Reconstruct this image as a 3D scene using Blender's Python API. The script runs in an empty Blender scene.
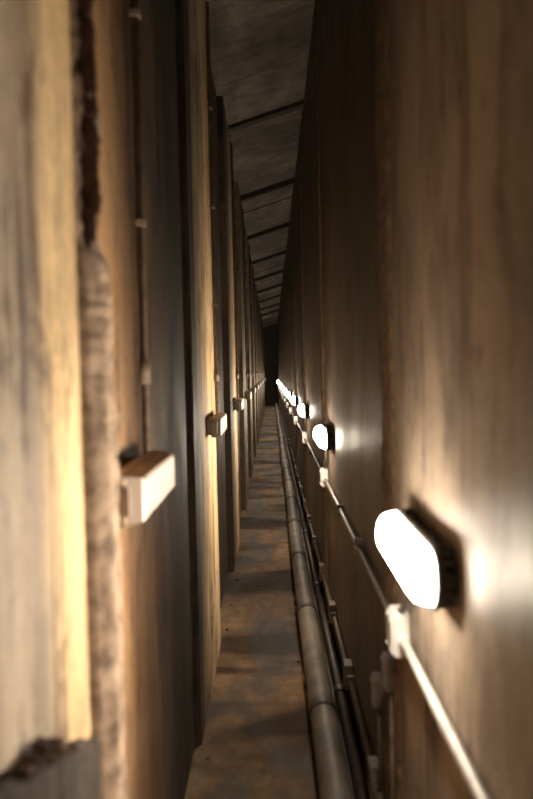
import bpy, bmesh, math, random
from mathutils import Vector, Matrix, noise
random.seed(4)
EYE=1.69; L0=-4.0; L1=42.0; P=3.1
S=bpy.context.scene
S.view_settings.view_transform='Standard'

# ---------------- materials ----------------
def ramp(nt,stops,inp,interp='LINEAR'):
    r=nt.nodes.new('ShaderNodeValToRGB'); r.color_ramp.interpolation=interp
    e=r.color_ramp.elements
    while len(e)>1: e.remove(e[-1])
    e[0].position=stops[0][0]; e[0].color=(*stops[0][1],1)
    for p,c in stops[1:]:
        x=e.new(p); x.color=(*c,1)
    nt.links.new(inp,r.inputs[0]); return r.outputs[0]
def g(v): return (v,v,v)
def mix(nt,mode,fac,a,b):
    m=nt.nodes.new('ShaderNodeMix'); m.data_type='RGBA'; m.blend_type=mode
    if isinstance(fac,float): m.inputs[0].default_value=fac
    else: nt.links.new(fac,m.inputs[0])
    for i,v in ((6,a),(7,b)):
        if isinstance(v,tuple): m.inputs[i].default_value=(*v,1)
        else: nt.links.new(v,m.inputs[i])
    return m.outputs[2]
def noi(nt,co,scale,detail=6,rough=.6,sc=1.0,dist=0.0,off=(0,0,0)):
    mp=nt.nodes.new('ShaderNodeMapping'); mp.inputs['Scale'].default_value=scale
    mp.inputs['Location'].default_value=off
    nt.links.new(co,mp.inputs[0])
    n=nt.nodes.new('ShaderNodeTexNoise'); n.inputs['Scale'].default_value=sc
    n.inputs['Detail'].default_value=detail; n.inputs['Roughness'].default_value=rough
    n.inputs['Distortion'].default_value=dist
    nt.links.new(mp.outputs[0],n.inputs[0]); return n.outputs[0]
def newmat(name):
    m=bpy.data.materials.new(name); m.use_nodes=True
    nt=m.node_tree; b=nt.nodes['Principled BSDF']
    co=nt.nodes.new('ShaderNodeTexCoord').outputs['Object']
    return m,nt,b,co
def bump(nt,b,h,st,dist=.01):
    bn=nt.nodes.new('ShaderNodeBump'); bn.inputs['Strength'].default_value=st; bn.inputs['Distance'].default_value=dist
    nt.links.new(h,bn.inputs['Height']); nt.links.new(bn.outputs[0],b.inputs['Normal'])

def concrete_wall(name,c1,c2,stain,rlo,rhi,depth_stops=None,streak=6.0,dark=.8,bst=.25,spots=False,fine=.5,spec=.5):
    m,nt,b,co=newmat(name)
    b.inputs['Specular IOR Level'].default_value=spec
    n1=noi(nt,co,(1,streak,.45),4,.5,1.0,.5)
    n2=noi(nt,co,(1,2.4,1.4),8,.65,1.0,.6)
    n3=noi(nt,co,(40,40,40),4,.6)
    base=ramp(nt,[(.3,c1),(.7,c2)],n2)
    col=mix(nt,'MULTIPLY',fine,base,ramp(nt,[(.40,stain),(.56,(1,1,1))],n1))
    pt=noi(nt,co,(1,6,2.5),9,.7,1.0,.4,off=(0,11,4))
    col=mix(nt,'MULTIPLY',.8,col,ramp(nt,[(.50,g(1)),(.54,(.80,.82,.88)),(.60,(.62,.62,.66))],pt))
    a=noi(nt,co,(1,14,.55),6,.62,1.0,.7,off=(0,7,1)); b2=noi(nt,co,(1,4,2.6),7,.7,1.0,.8,off=(0,2,9))
    ab=nt.nodes.new('ShaderNodeMath'); ab.operation='MULTIPLY'; nt.links.new(a,ab.inputs[0]); nt.links.new(b2,ab.inputs[1])
    col=mix(nt,'MULTIPLY',dark,col,ramp(nt,[(.185,(.22,.18,.20)),(.235,g(1))],ab.outputs[0]))
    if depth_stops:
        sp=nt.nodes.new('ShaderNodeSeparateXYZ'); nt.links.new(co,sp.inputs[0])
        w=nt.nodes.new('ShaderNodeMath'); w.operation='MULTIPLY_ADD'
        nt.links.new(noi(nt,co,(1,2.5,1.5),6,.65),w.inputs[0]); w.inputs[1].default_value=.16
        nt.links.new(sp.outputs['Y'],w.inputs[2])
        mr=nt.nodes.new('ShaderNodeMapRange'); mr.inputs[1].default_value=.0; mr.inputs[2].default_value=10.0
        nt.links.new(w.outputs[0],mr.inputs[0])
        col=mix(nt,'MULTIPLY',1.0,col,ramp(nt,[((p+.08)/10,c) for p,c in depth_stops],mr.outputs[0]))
    if spots:
        v=noi(nt,co,(1,9,6),9,.75,1.0,0,off=(0,1,2))
        col=mix(nt,'MULTIPLY',.75,col,ramp(nt,[(.59,g(1)),(.63,(.4,.33,.3))],v))
    col=mix(nt,'MULTIPLY',.5,col,ramp(nt,[(.3,g(.6)),(.6,g(1))],n3))
    nt.links.new(col,b.inputs['Base Color'])
    r=ramp(nt,[(.35,g(rlo)),(.65,g(rhi))],n2); nt.links.new(r,b.inputs['Roughness'])
    h=mix(nt,'ADD',.5,n3,n2)
    bump(nt,b,h,bst,.006)
    return m
def simple(name,c1,c2,rough=.5,metal=0.0,scale=25,bst=.2):
    m,nt,b,co=newmat(name)
    n=noi(nt,co,(scale,scale,scale),6,.6)
    nt.links.new(ramp(nt,[(.35,c1),(.65,c2)],n),b.inputs['Base Color'])
    b.inputs['Roughness'].default_value=rough; b.inputs['Metallic'].default_value=metal
    bump(nt,b,n,bst,.004); return m

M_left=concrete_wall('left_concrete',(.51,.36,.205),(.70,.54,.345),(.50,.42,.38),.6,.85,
   depth_stops=[(0,(1.05,1.15,1.42)),(1.10,(1.05,1.15,1.42)),(1.23,(.9,1.0,1.22)),(1.27,(1.15,1.2,1.3)),(1.31,(1.5,1.5,1.35)),(1.55,(1.5,1.42,1.2)),(1.8,(.9,.70,.52)),(2.1,(.28,.205,.15)),(2.7,(.15,.11,.085)),  # grey and cream stains near; beyond, lamp pools and dark gaps painted in
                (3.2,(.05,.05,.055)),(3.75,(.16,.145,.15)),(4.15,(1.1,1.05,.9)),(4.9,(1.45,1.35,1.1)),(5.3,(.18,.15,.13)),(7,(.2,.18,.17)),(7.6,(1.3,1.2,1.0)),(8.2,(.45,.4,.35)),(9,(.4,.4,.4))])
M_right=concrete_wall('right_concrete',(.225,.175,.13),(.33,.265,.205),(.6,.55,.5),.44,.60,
   depth_stops=[(0,(1,1,1)),(2.2,(1,1,1)),(2.6,(.5,.47,.43)),(3.5,(.38,.35,.32)),(10,(.42,.38,.35))],streak=2.0,dark=.5,bst=.2,spots=True,fine=.35,spec=.27)  # shade painted in past the seam, where only bounced light reaches
M_end=simple('end_concrete',(.05,.04,.03),(.1,.08,.06),.9)
M_joint=simple('joint_filler',(.06,.035,.018),(.22,.14,.075),.9,0,30,.9)
M_spall=simple('spalled_concrete',(.13,.085,.055),(.40,.29,.21),.9,0,20,.7)
M_rust=simple('rusted_steel',(.025,.014,.012),(.11,.05,.032),.85,.2,50,.8)
M_rubble=simple('rubble_brown',(.03,.018,.012),(.13,.075,.045),.95,0,40,.8)
M_conc_grey=simple('grey_concrete',(.03,.022,.016),(.08,.06,.045),.9,0,22,.6)
M_pipe=simple('pipe_grey',(.11,.09,.072),(.22,.185,.15),.55,0,7,.15)
M_pipej=simple('pipe_joint',(.04,.032,.025),(.09,.07,.055),.5,0,20)
M_galv_lit=simple('conduit_galvanised_lit',(.28,.265,.25),(.42,.40,.37),.45,.1,30)  # near stretch of conduit, coloured paler for the lamp light on it
M_cond=simple('conduit_dark_shaded',(.06,.045,.035),(.13,.10,.075),.5,0,30)  # dark conduits; on the main run's far part the darkness stands for shade
M_feed=simple('feed_painted',(.12,.085,.055),(.22,.16,.11),.6,0,30)
M_box=simple('junction_plastic',(.42,.41,.39),(.54,.52,.50),.45,0,6,.03)
M_boxd=simple('junction_dirty',(.08,.065,.05),(.16,.13,.10),.6,0,30)
M_body=simple('lamp_body_dark',(.025,.023,.022),(.055,.05,.045),.45,0,20,.05)
M_beige=simple('fixture_beige',(.33,.25,.17),(.39,.30,.21),.5,0,3,.03)
M_diff=simple('diffuser_dusty',(.44,.35,.30),(.54,.44,.38),.4,0,4,.03)
M_cable=simple('cable_dark',(.03,.025,.02),(.07,.055,.045),.5)
def emis(name,col,s):
    m,nt,b,co=newmat(name)
    b.inputs['Base Color'].default_value=(.9,.9,.88,1)
    b.inputs['Emission Color'].default_value=(*col,1); b.inputs['Emission Strength'].default_value=s
    b.inputs['Roughness'].default_value=.3
    return m
M_lens=emis('lamp_lens_lit',(1.0,.86,.68),98.0)

# floor
M_floor,nt,b,co=newmat('floor_wet_mud')
n1=noi(nt,co,(2.4,1.0,1),8,.6,1.0,.8,off=(0,.6,0)); n2=noi(nt,co,(12,8,1),8,.65)
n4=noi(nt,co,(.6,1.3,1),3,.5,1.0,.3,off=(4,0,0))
c=ramp(nt,[(.34,(.055,.038,.026)),(.46,(.15,.10,.062)),(.56,(.26,.155,.08)),(.68,(.32,.24,.155))],n1)
c=mix(nt,'MULTIPLY',.6,c,ramp(nt,[(.35,g(.4)),(.6,g(1))],n2))
c=mix(nt,'MULTIPLY',1.0,c,ramp(nt,[(.44,(.22,.19,.16)),(.53,g(1))],n4))  # dark bands across the floor, painted in for the gaps between lamp pools
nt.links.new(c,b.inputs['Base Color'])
nt.links.new(ramp(nt,[(.4,g(.6)),(.6,g(.9))],n1),b.inputs['Roughness'])
b.inputs['Specular IOR Level'].default_value=.3
bump(nt,b,n2,.4,.01)
# ceiling
M_ceil,nt,b,co=newmat('ceiling_planks')
n1=noi(nt,co,(2,.9,1),8,.65,1.0,.5); n2=noi(nt,co,(4,9,1),6,.6)
c=ramp(nt,[(.3,(.045,.034,.026)),(.5,(.12,.094,.074)),(.7,(.25,.20,.16))],n1)
c=mix(nt,'MULTIPLY',.6,c,ramp(nt,[(.38,g(.4)),(.58,g(1))],n2))
nt.links.new(c,b.inputs['Base Color']); b.inputs['Roughness'].default_value=.85
bump(nt,b,n2,.5,.01)
M_beam=simple('ceiling_beam',(.02,.016,.012),(.06,.045,.035),.9,0,12,.5)

# ---------------- mesh helpers ----------------
def obj(name,bm,mats,parent=None,smooth=False):
    bmesh.ops.recalc_face_normals(bm,faces=bm.faces)
    me=bpy.data.meshes.new(name); bm.to_mesh(me); bm.free()
    for m in (mats if isinstance(mats,list) else [mats]): me.materials.append(m)
    if smooth:
        for p in me.polygons: p.use_smooth=True
    o=bpy.data.objects.new(name,me); S.collection.objects.link(o)
    if parent: o.parent=parent
    return o
def empty(name,loc=(0,0,0)):
    o=bpy.data.objects.new(name,None); o.location=loc; o.empty_display_size=.1
    S.collection.objects.link(o); return o
def box(bm,x0,x1,y0,y1,z0,z1,bev=0,mi=0,rot=None):
    r=bmesh.ops.create_cube(bm,size=1); vs=r['verts']
    for v in vs:
        v.co=Vector(((x0+x1)/2+v.co.x*(x1-x0),(y0+y1)/2+v.co.y*(y1-y0),(z0+z1)/2+v.co.z*(z1-z0)))
    fs=set(f for v in vs for f in v.link_faces)
    for f in fs: f.material_index=mi
    if bev:
        es=list(set(e for v in vs for e in v.link_edges))
        bmesh.ops.bevel(bm,geom=es,offset=bev,segments=2,affect='EDGES',profile=.5)
def tube(bm,pts,r,seg=14,mi=0):
    rings=[]
    n=len(pts); pts=[Vector(p) for p in pts]
    for i,p in enumerate(pts):
        if i==0: t=pts[1]-pts[0]
        elif i==n-1: t=pts[-1]-pts[-2]
        else: t=(pts[i]-pts[i-1]).normalized()+(pts[i+1]-pts[i]).normalized()
        t.normalize()
        ref=Vector((.13,.17,1)) if abs(t.z)<.9 else Vector((1,.1,0))
        a=t.cross(ref).normalized(); bb=t.cross(a).normalized()
        rr=r[i] if isinstance(r,(list,tuple)) else r
        rings.append([bm.verts.new(p+rr*(math.cos(2*math.pi*k/seg)*a+math.sin(2*math.pi*k/seg)*bb)) for k in range(seg)])
    for i in range(n-1):
        m_=mi[i] if isinstance(mi,list) else mi
        for k in range(seg):
            f=bm.faces.new((rings[i][k],rings[i][(k+1)%seg],rings[i+1][(k+1)%seg],rings[i+1][k])); f.material_index=m_; f.smooth=True
    for rg in (rings[0],rings[-1]):
        f=bm.faces.new(rg); f.material_index=0 if isinstance(mi,list) else mi

# ---------------- shell ----------------
prof=[(L0,.36),(1.56,.36)]
prof+=[(1.58,.385),(3.55,.385),(3.6,.355),(4.98,.355),(5.02,.405)]
y=6.75
while y<L1-3:
    prof+=[(y,.405),(y+.05,.355),(y+1.35,.355),(y+1.4,.405)]; y+=P
prof+=[(L1,.405)]
def wall_from_profile(name,prof,sgn,mat,z0,z1,thick=.3):
    bm=bmesh.new()
    a=[];b_=[];o0=[];o1=[]
    for yy,d in prof:
        a.append(bm.verts.new((sgn*d,yy,z0))); b_.append(bm.verts.new((sgn*d,yy,z1)))
        o0.append(bm.verts.new((sgn*(.45+thick),yy,z0))); o1.append(bm.verts.new((sgn*(.45+thick),yy,z1)))
    for i in range(len(prof)-1):
        bm.faces.new((a[i],a[i+1],b_[i+1],b_[i])); bm.faces.new((o0[i],o0[i+1],o1[i+1],o1[i]))
        bm.faces.new((a[i],a[i+1],o0[i+1],o0[i])); bm.faces.new((b_[i],b_[i+1],o1[i+1],o1[i]))
    bm.faces.new((a[0],b_[0],o1[0],o0[0])); bm.faces.new((a[-1],b_[-1],o1[-1],o0[-1]))
    return obj(name,bm,mat)
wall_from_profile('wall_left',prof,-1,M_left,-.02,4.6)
pr=[(L0,.36)]
y=-.6-P
ys=[]
while y<L1-1:
    ys.append(y); y+=P
ys.append(1.92)
for y in sorted(ys):
    pr+=[(y-.006,.36),(y-.004,.372),(y+.004,.372),(y+.006,.36)]
pr+=[(L1,.36)]
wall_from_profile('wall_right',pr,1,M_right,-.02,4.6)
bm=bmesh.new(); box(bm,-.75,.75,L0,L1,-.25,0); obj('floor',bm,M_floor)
bm=bmesh.new(); box(bm,-.75,.75,L1,L1+.3,0,4.6); obj('wall_back',bm,M_end)
bm=bmesh.new(); box(bm,-.75,.75,L0-.3,L0,0,4.6); obj('wall_front',bm,M_end)
def hz(x): return EYE+2.47+ .31*x
bm=bmesh.new()
def slab(y0,y1,drop0,drop1,th=.3,mi=0):
    vs=[]
    for yy,dr in ((y0,drop0),(y1,drop1)):
        for x in (-.42,.42):
            vs.append(bm.verts.new((x,yy,hz(x)-dr))); vs.append(bm.verts.new((x,yy,hz(x)+th)))
    q=vs
    for ids in ((0,2,6,4),(1,3,7,5),(0,1,3,2),(4,5,7,6),(0,1,5,4),(2,3,7,6)):
        bm.faces.new([q[i] for i in ids]).material_index=mi
y=7.7-P*4
while y<L1:
    y1=min(y+P-.03,L1); y0=max(y,L0)
    n=3; d=(y1-.12-y0)/n
    for i in range(n):
        s=random.uniform(0,.03)
        slab(y0+d*i+.01,y0+d*(i+1)-.01,s,s+random.uniform(-.01,.03))
    slab(y1-.12,y1,.08,.08,.3,1)
    y+=P
slab(L0,L1,-.12,-.12,.3)
obj('ceiling',bm,[M_ceil,M_beam])

def rough_strip(name,xin,xout,y0,y1,z0,z1,amp,mat,ny=8,nz=220,parent=None,fn=None):
    bm=bmesh.new(); rows=[]
    for j in range(nz+1):
        z=z0+(z1-z0)*j/nz
        row=[]
        k_=fn(z) if fn else 1.0
        ya=y0; yb=y1
        if not fn:
            ya+=.05*noise.noise(Vector((z*3,y0,1)))+.02*noise.noise(Vector((z*14,y0,1)))
            yb+=.05*noise.noise(Vector((z*3,y0,7)))+.02*noise.noise(Vector((z*14,y0,7)))
        for i in range(ny+1):
            t=i/ny
            yy=ya+(yb-ya)*t
            prof_=min(1,(1-abs(2*t-1))*ny*.5)
            if fn: prof_=min(1,.25+t*2.2) if t<.95 else 1
            n=noise.noise(Vector((yy*30,z*12,1.7)))*amp*.6+noise.noise(Vector((yy*60,z*34,5)))*amp*.4
            x=xin+(xout-xin)*prof_*k_+n*prof_*(1 if not fn else max(.25,(1.4-k_)*1.5))
            if i in(0,ny): x=xin+(xin-xout)*.15
            row.append(bm.verts.new((x,yy+(n*.5 if 0<i<ny else 0),z)))
        rows.append(row)
    for j in range(nz):
        for i in range(ny):
            bm.faces.new((rows[j][i],rows[j][i+1],rows[j+1][i+1],rows[j+1][i]))
    return obj(name,bm,mat,parent,True)
for k,yj in enumerate((2.5,2.5+P,2.5+2*P,2.5+3*P)):
    rough_strip('trim_%d'%(k+1),.36,.352,yj-.13,yj+.13,0,EYE+2.5,.007,M_joint,12,500)

# left corroded rib
rib=empty('corroded_wall_rib',(0,0,0))
def ribf(z):
    h=z-EYE
    n=noise.noise(Vector((h*4.3,2,3)))*.16+noise.noise(Vector((h*13,7,3)))*.14+noise.noise(Vector((h*47,7,8)))*.10
    if h>.30: b_=.40
    elif h>.22: b_=.40+.35*(.30-h)/.08
    elif h>0: b_=.75
    elif h>-.08: b_=.75+.2*(-h)/.08
    else: b_=.95
    return max(.2,b_+n*(1.8 if h>-.1 else .22))
rough_strip('spalled_concrete_edge',-.362,-.314,1.50,1.63,0,4.0,.014,M_spall,16,1100,rib,ribf)
bm=bmesh.new()
for kk in range(4):
    pts=[];rs=[]
    z=EYE+.16+kk*.05
    while z<EYE+1.6:
        pts.append((-.350+.007*noise.noise(Vector((z*3,kk*7,0)))+kk*.008,1.535+.006*noise.noise(Vector((z*4,kk,4))),z))
        rs.append(max(.0015,.007+.009*noise.noise(Vector((z*20,kk*3,2)))+.007*noise.noise(Vector((z*60,1,2)))))
        z+=.007
    tube(bm,pts,rs,8)
obj('rusted_reinforcement',bm,M_rust,rib,True)

# ---------------- bulkhead lamps ----------------
def stadium(hl,hh,r,n=8):
    pts=[]
    for cx,cy,a0 in ((hl-r,hh-r,0),(-(hl-r),hh-r,90),(-(hl-r),-(hh-r),180),(hl-r,-(hh-r),270)):
        for k in range(n+1):
            a=math.radians(a0+90*k/n); pts.append((cx+r*math.cos(a),cy+r*math.sin(a)))
    return pts
def loft(bm,levels,mi=0,n=8):
    rings=[]
    for x,hl,hh in levels:
        r=min(hl,hh)*.93
        rings.append([bm.verts.new((x,p,q)) for p,q in stadium(hl,hh,r,n)])
    m=len(rings[0])
    for a,b_ in zip(rings,rings[1:]):
        for k in range(m):
            f=bm.faces.new((a[k],a[(k+1)%m],b_[(k+1)%m],b_[k])); f.material_index=mi; f.smooth=True
    bm.faces.new(rings[0]).material_index=mi; bm.faces.new(rings[-1]).material_index=mi

HL=.285; HH=.064
def lamp(yc,zc,k):
    p=empty('bulkhead_lamp',(.3595,yc,zc))
    bm=bmesh.new()
    loft(bm,[(0,HL-.03,HH-.018),(-.012,HL-.02,HH-.012),(-.030,HL-.006,HH-.004),(-.036,HL+.002,HH+.003),(-.044,HL+.002,HH+.003),(-.047,HL-.006,HH-.006)])
    for (py,pz) in stadium(HL-.008,HH-.006,HH*.9,7)[::2]:
        box(bm,-.034,-.004,py-.003,py+.003,pz-.004,pz+.004)
    for s in (-1,1):
        for yy in (-.16,.16):
            box(bm,-.052,-.028,yy-.012,yy+.012,s*(HH+.002)-.005,s*(HH+.002)+.005,.002)
    obj('housing',bm,M_body,p)
    bm=bmesh.new()
    loft(bm,[(-.045,HL-.010,HH-.008),(-.060,HL-.012,HH-.010),(-.080,HL-.020,HH-.016),(-.092,HL-.040,HH-.030),(-.098,HL-.065,HH-.048)])
    obj('lens',bm,M_lens,p)
    bm=bmesh.new()
    jy=.36; jz=-.30
    tube(bm,[(-.018,.22,-.06),(-.018,.24,-.16),(-.020,.30,-.22),(-.020,jy,jz+.055)],.009,10)
    obj('cable_tail',bm,M_cond,p)
    bm=bmesh.new()
    box(bm,-.045,0,jy-.05,jy+.05,jz-.06,jz+.06,.006)
    box(bm,-.052,-.043,jy-.042,jy+.042,jz-.052,jz+.052,.004)
    for a in (-.03,.03):
        for b2 in (-.04,.04):
            box(bm,-.055,-.050,jy+a-.004,jy+a+.004,jz+b2-.004,jz+b2+.004)
    tube(bm,[(-.020,jy-.075,jz-.01),(-.020,jy-.045,jz-.01)],.016,10)
    tube(bm,[(-.020,jy+.045,jz-.01),(-.020,jy+.075,jz-.01)],.016,10)
    obj('junction_box',bm,M_box,p)
    return p
lamps=[]
dz=[0,.02,.035,.03,.02,.0,.01,0,.01,0,0,0,0,0]
y=1.83-P
while y<L1-.5:
    i=int(round((y-1.83)/P))
    z=EYE-.42+(dz[i] if 0<=i<len(dz) else 0)
    lamp(y,z,i); lamps.append((y,z)); y+=P
bm=bmesh.new()
pts=[(.340,L0+.05,EYE-.73)]
for y,z in lamps: pts.append((.340,y+.36,z-.31))
pts.append((.340,L1-.05,EYE-.73))
tube(bm,pts,.0115,12,[0 if p[1]<2.0 else 1 for p in pts[:-1]])
for y,z in lamps:
    for off in (-1.15,-2.0):
        yy=y+.36+off
        if yy>L0+.1: box(bm,.325,.3595,yy-.012,yy+.012,EYE-.75,EYE-.69,.003,1)
obj('electrical_conduit',bm,[M_galv_lit,M_cond])
bm=bmesh.new()
tube(bm,[(.343,L0+.05,EYE-1.47),(.343,L1-.05,EYE-1.47)],.013,10)
y=.84
while y<L1:
    box(bm,.318,.3595,y-.05,y+.05,EYE-1.53,EYE-1.41,.005,1)
    tube(bm,[(.340,y-.09,EYE-1.47),(.340,y+.09,EYE-1.47)],.018,10)
    box(bm,.325,.3595,y+.9-.012,y+.9+.012,EYE-1.50,EYE-1.44,.003)
    y+=1.0
obj('electrical_conduit',bm,[M_cond,M_boxd])
for (yy,zz) in ((2.42,EYE-.92),(2.72,EYE-1.1)):
    bm=bmesh.new(); box(bm,.322,.3595,yy-.04,yy+.04,zz-.05,zz+.05,.005); box(bm,.316,.323,yy-.03,yy+.03,zz-.04,zz+.04,.002)
    tube(bm,[(.345,yy,zz-.04),(.345,yy,EYE-1.45)],.007,8)
    obj('cable_junction_box',bm,M_boxd)

# ---------------- floor pipes ----------------
bm=bmesh.new()
PR=.062; px=.205
def py_(y): return px+.006*math.sin(y*.7)
pts=[];y=L0+.05
while y<L1-.1:
    pts.append((py_(y),y,PR+.02+.004*math.sin(y*1.3))); y+=.31
tube(bm,pts,PR,24)
y=-.9
while y<L1-.3:
    z=PR+.02+.004*math.sin(y*1.3)
    tube(bm,[(py_(y),y-.06,z),(py_(y),y-.055,z),(py_(y),y+.055,z),(py_(y),y+.06,z)],[PR+.001,PR+.007,PR+.007,PR+.001],24,1)
    box(bm,py_(y+.5)-.072,py_(y+.5)+.072,y+.44,y+.56,0,.05,.008,2)
    y+=1.55
obj('floor_pipe',bm,[M_pipe,M_pipej,M_conc_grey])
bm=bmesh.new()
tube(bm,[(.318,L0+.05,.026),(.318,L1-.05,.026)],.025,14)
y=0
while y<L1-1:
    tube(bm,[(.318,y-.04,.030),(.318,y+.04,.030)],.029,14); y+=2.05
obj('drain_pipe',bm,M_cable)

# ---------------- unlit fixtures on left wall ----------------
def unlit(y0,zc,wall_d,full=True):
    face=.275
    dpt=wall_d-face
    p=empty('unlit_emergency_light',(-wall_d,y0,zc))
    Lh=.27;H=.052
    bm=bmesh.new()
    box(bm,0,dpt*.35,-Lh,Lh,-H*.8,H*.8,.006)
    box(bm,dpt*.33,dpt*.66,-Lh-.01,Lh+.01,-H-.004,H+.004,.008)
    for yy in (-Lh-.018,Lh+.006):
        box(bm,dpt*.28,dpt*.75,yy,yy+.012,-H*.6,H*.6,.003)
    obj('housing',bm,M_beige,p)
    bm=bmesh.new()
    r=[]
    for x,a,b2 in ((dpt*.64,Lh,H),(dpt*.70,Lh,H),(dpt*.95,Lh-.012,H-.006),(dpt,Lh-.02,H-.012)):
        r.append([bm.verts.new((x,q*a,w*b2)) for q,w in ((-1,-1),(1,-1),(1,1),(-1,1))])
    for a,b2 in zip(r,r[1:]):
        for k in range(4): bm.faces.new((a[k],a[(k+1)%4],b2[(k+1)%4],b2[k]))
    bm.faces.new(r[0]); bm.faces.new(r[-1])
    obj('diffuser',bm,M_diff,p)
    bm=bmesh.new()
    cy=Lh+.12
    tube(bm,[(.014,cy,3.95-zc),(.014,cy,.03),(.016,cy-.03,.0),(.020,Lh-.02,0)],.0105,10)
    tube(bm,[(.014,cy,.24),(.014,cy,.31)],.019,10)
    for zz in (.7,1.3,1.9): box(bm,0,.03,cy-.02,cy+.02,zz,zz+.02,.003)
    obj('feed_conduit',bm,M_feed,p)
unlit(1.955,EYE-.265,.385)
unlit(4.55,EYE-.285,.355)
y=7.55
while y<L1-2:
    unlit(y,EYE-.29,.355); y+=P

# ---------------- sloping broken ledge with rubble, near left ----------------
bm=bmesh.new()
NY=40;NX=6;top=[];bot=[]
for j in range(NY+1):
    t=j/NY; yy=.85+.55*t
    zt=EYE-(.46+.182*t)
    rt=[];rb=[]
    for i in range(NX+1):
        x=-.362+(.043)*i/NX
        n=.006*noise.noise(Vector((x*60,yy*30,1)))+.003*noise.noise(Vector((x*150,yy*80,1)))
        rt.append(bm.verts.new((x+(n if i==NX else 0),yy,zt+n))); rb.append(bm.verts.new((x+(n if i==NX else 0),yy,zt-.22)))
    top.append(rt);bot.append(rb)
for j in range(NY):
    for i in range(NX):
        bm.faces.new((top[j][i],top[j][i+1],top[j+1][i+1],top[j+1][i]))
        bm.faces.new((bot[j][i],bot[j][i+1],bot[j+1][i+1],bot[j+1][i]))
    for i in (0,NX): bm.faces.new((top[j][i],top[j+1][i],bot[j+1][i],bot[j][i]))
for j in (0,NY):
    for i in range(NX): bm.faces.new((top[j][i],top[j][i+1],bot[j][i+1],bot[j][i]))
obj('concrete_ledge',bm,M_conc_grey)
bm=bmesh.new()
for i in range(120):
    a=random.uniform(1.0,1.24); c0=1.13
    h=max(0,.035*(1-abs(a-c0)/.10))
    r=random.uniform(.003,.009)
    q=bmesh.ops.create_icosphere(bm,subdivisions=2,radius=r)
    zt=EYE-(.46+.182*(a-.85)/.55)
    off=Vector((random.uniform(-.352,-.323),a,zt+r*.55+random.random()*h))
    s=random.random()*50
    for v in q['verts']:
        v.co=v.co*(1+.5*noise.noise(v.co*90+Vector((s,0,0))))+off
obj('rubble_pile',bm,M_rubble)

bm=bmesh.new()
for i in range(24):
    r=random.uniform(.005,.012)
    yy=random.uniform(3,16); 
    q=bmesh.ops.create_icosphere(bm,subdivisions=1,radius=r)
    off=Vector((random.choice((random.uniform(-.345,-.315),random.uniform(.12,.135))),yy,r*.4)); s=random.random()*50
    for v in q['verts']: v.co=v.co*(1+.6*noise.noise(v.co*60+Vector((s,0,0))))+off
obj('floor_debris',bm,M_rubble)

# ---------------- world, camera ----------------
w=bpy.data.worlds.new('w'); S.world=w; w.use_nodes=True
w.node_tree.nodes['Background'].inputs[0].default_value=(0,0,0,1)
cam=bpy.data.cameras.new('camera'); co_=bpy.data.objects.new('camera',cam); S.collection.objects.link(co_)
cam.sensor_fit='VERTICAL'; cam.sensor_height=36; cam.lens=36*800/799
cam.clip_start=.02; cam.clip_end=100
pitch=math.atan(26.5/800); yaw=math.atan(5.5/800)
co_.matrix_world=Matrix.Translation((0,0,EYE))@Matrix.Rotation(yaw,4,'Z')@Matrix.Rotation(math.pi/2-pitch,4,'X')@Matrix.Rotation(math.radians(-1.3),4,'Z')
cam.dof.use_dof=True; cam.dof.focus_distance=8; cam.dof.aperture_fstop=2.2
S.camera=co_
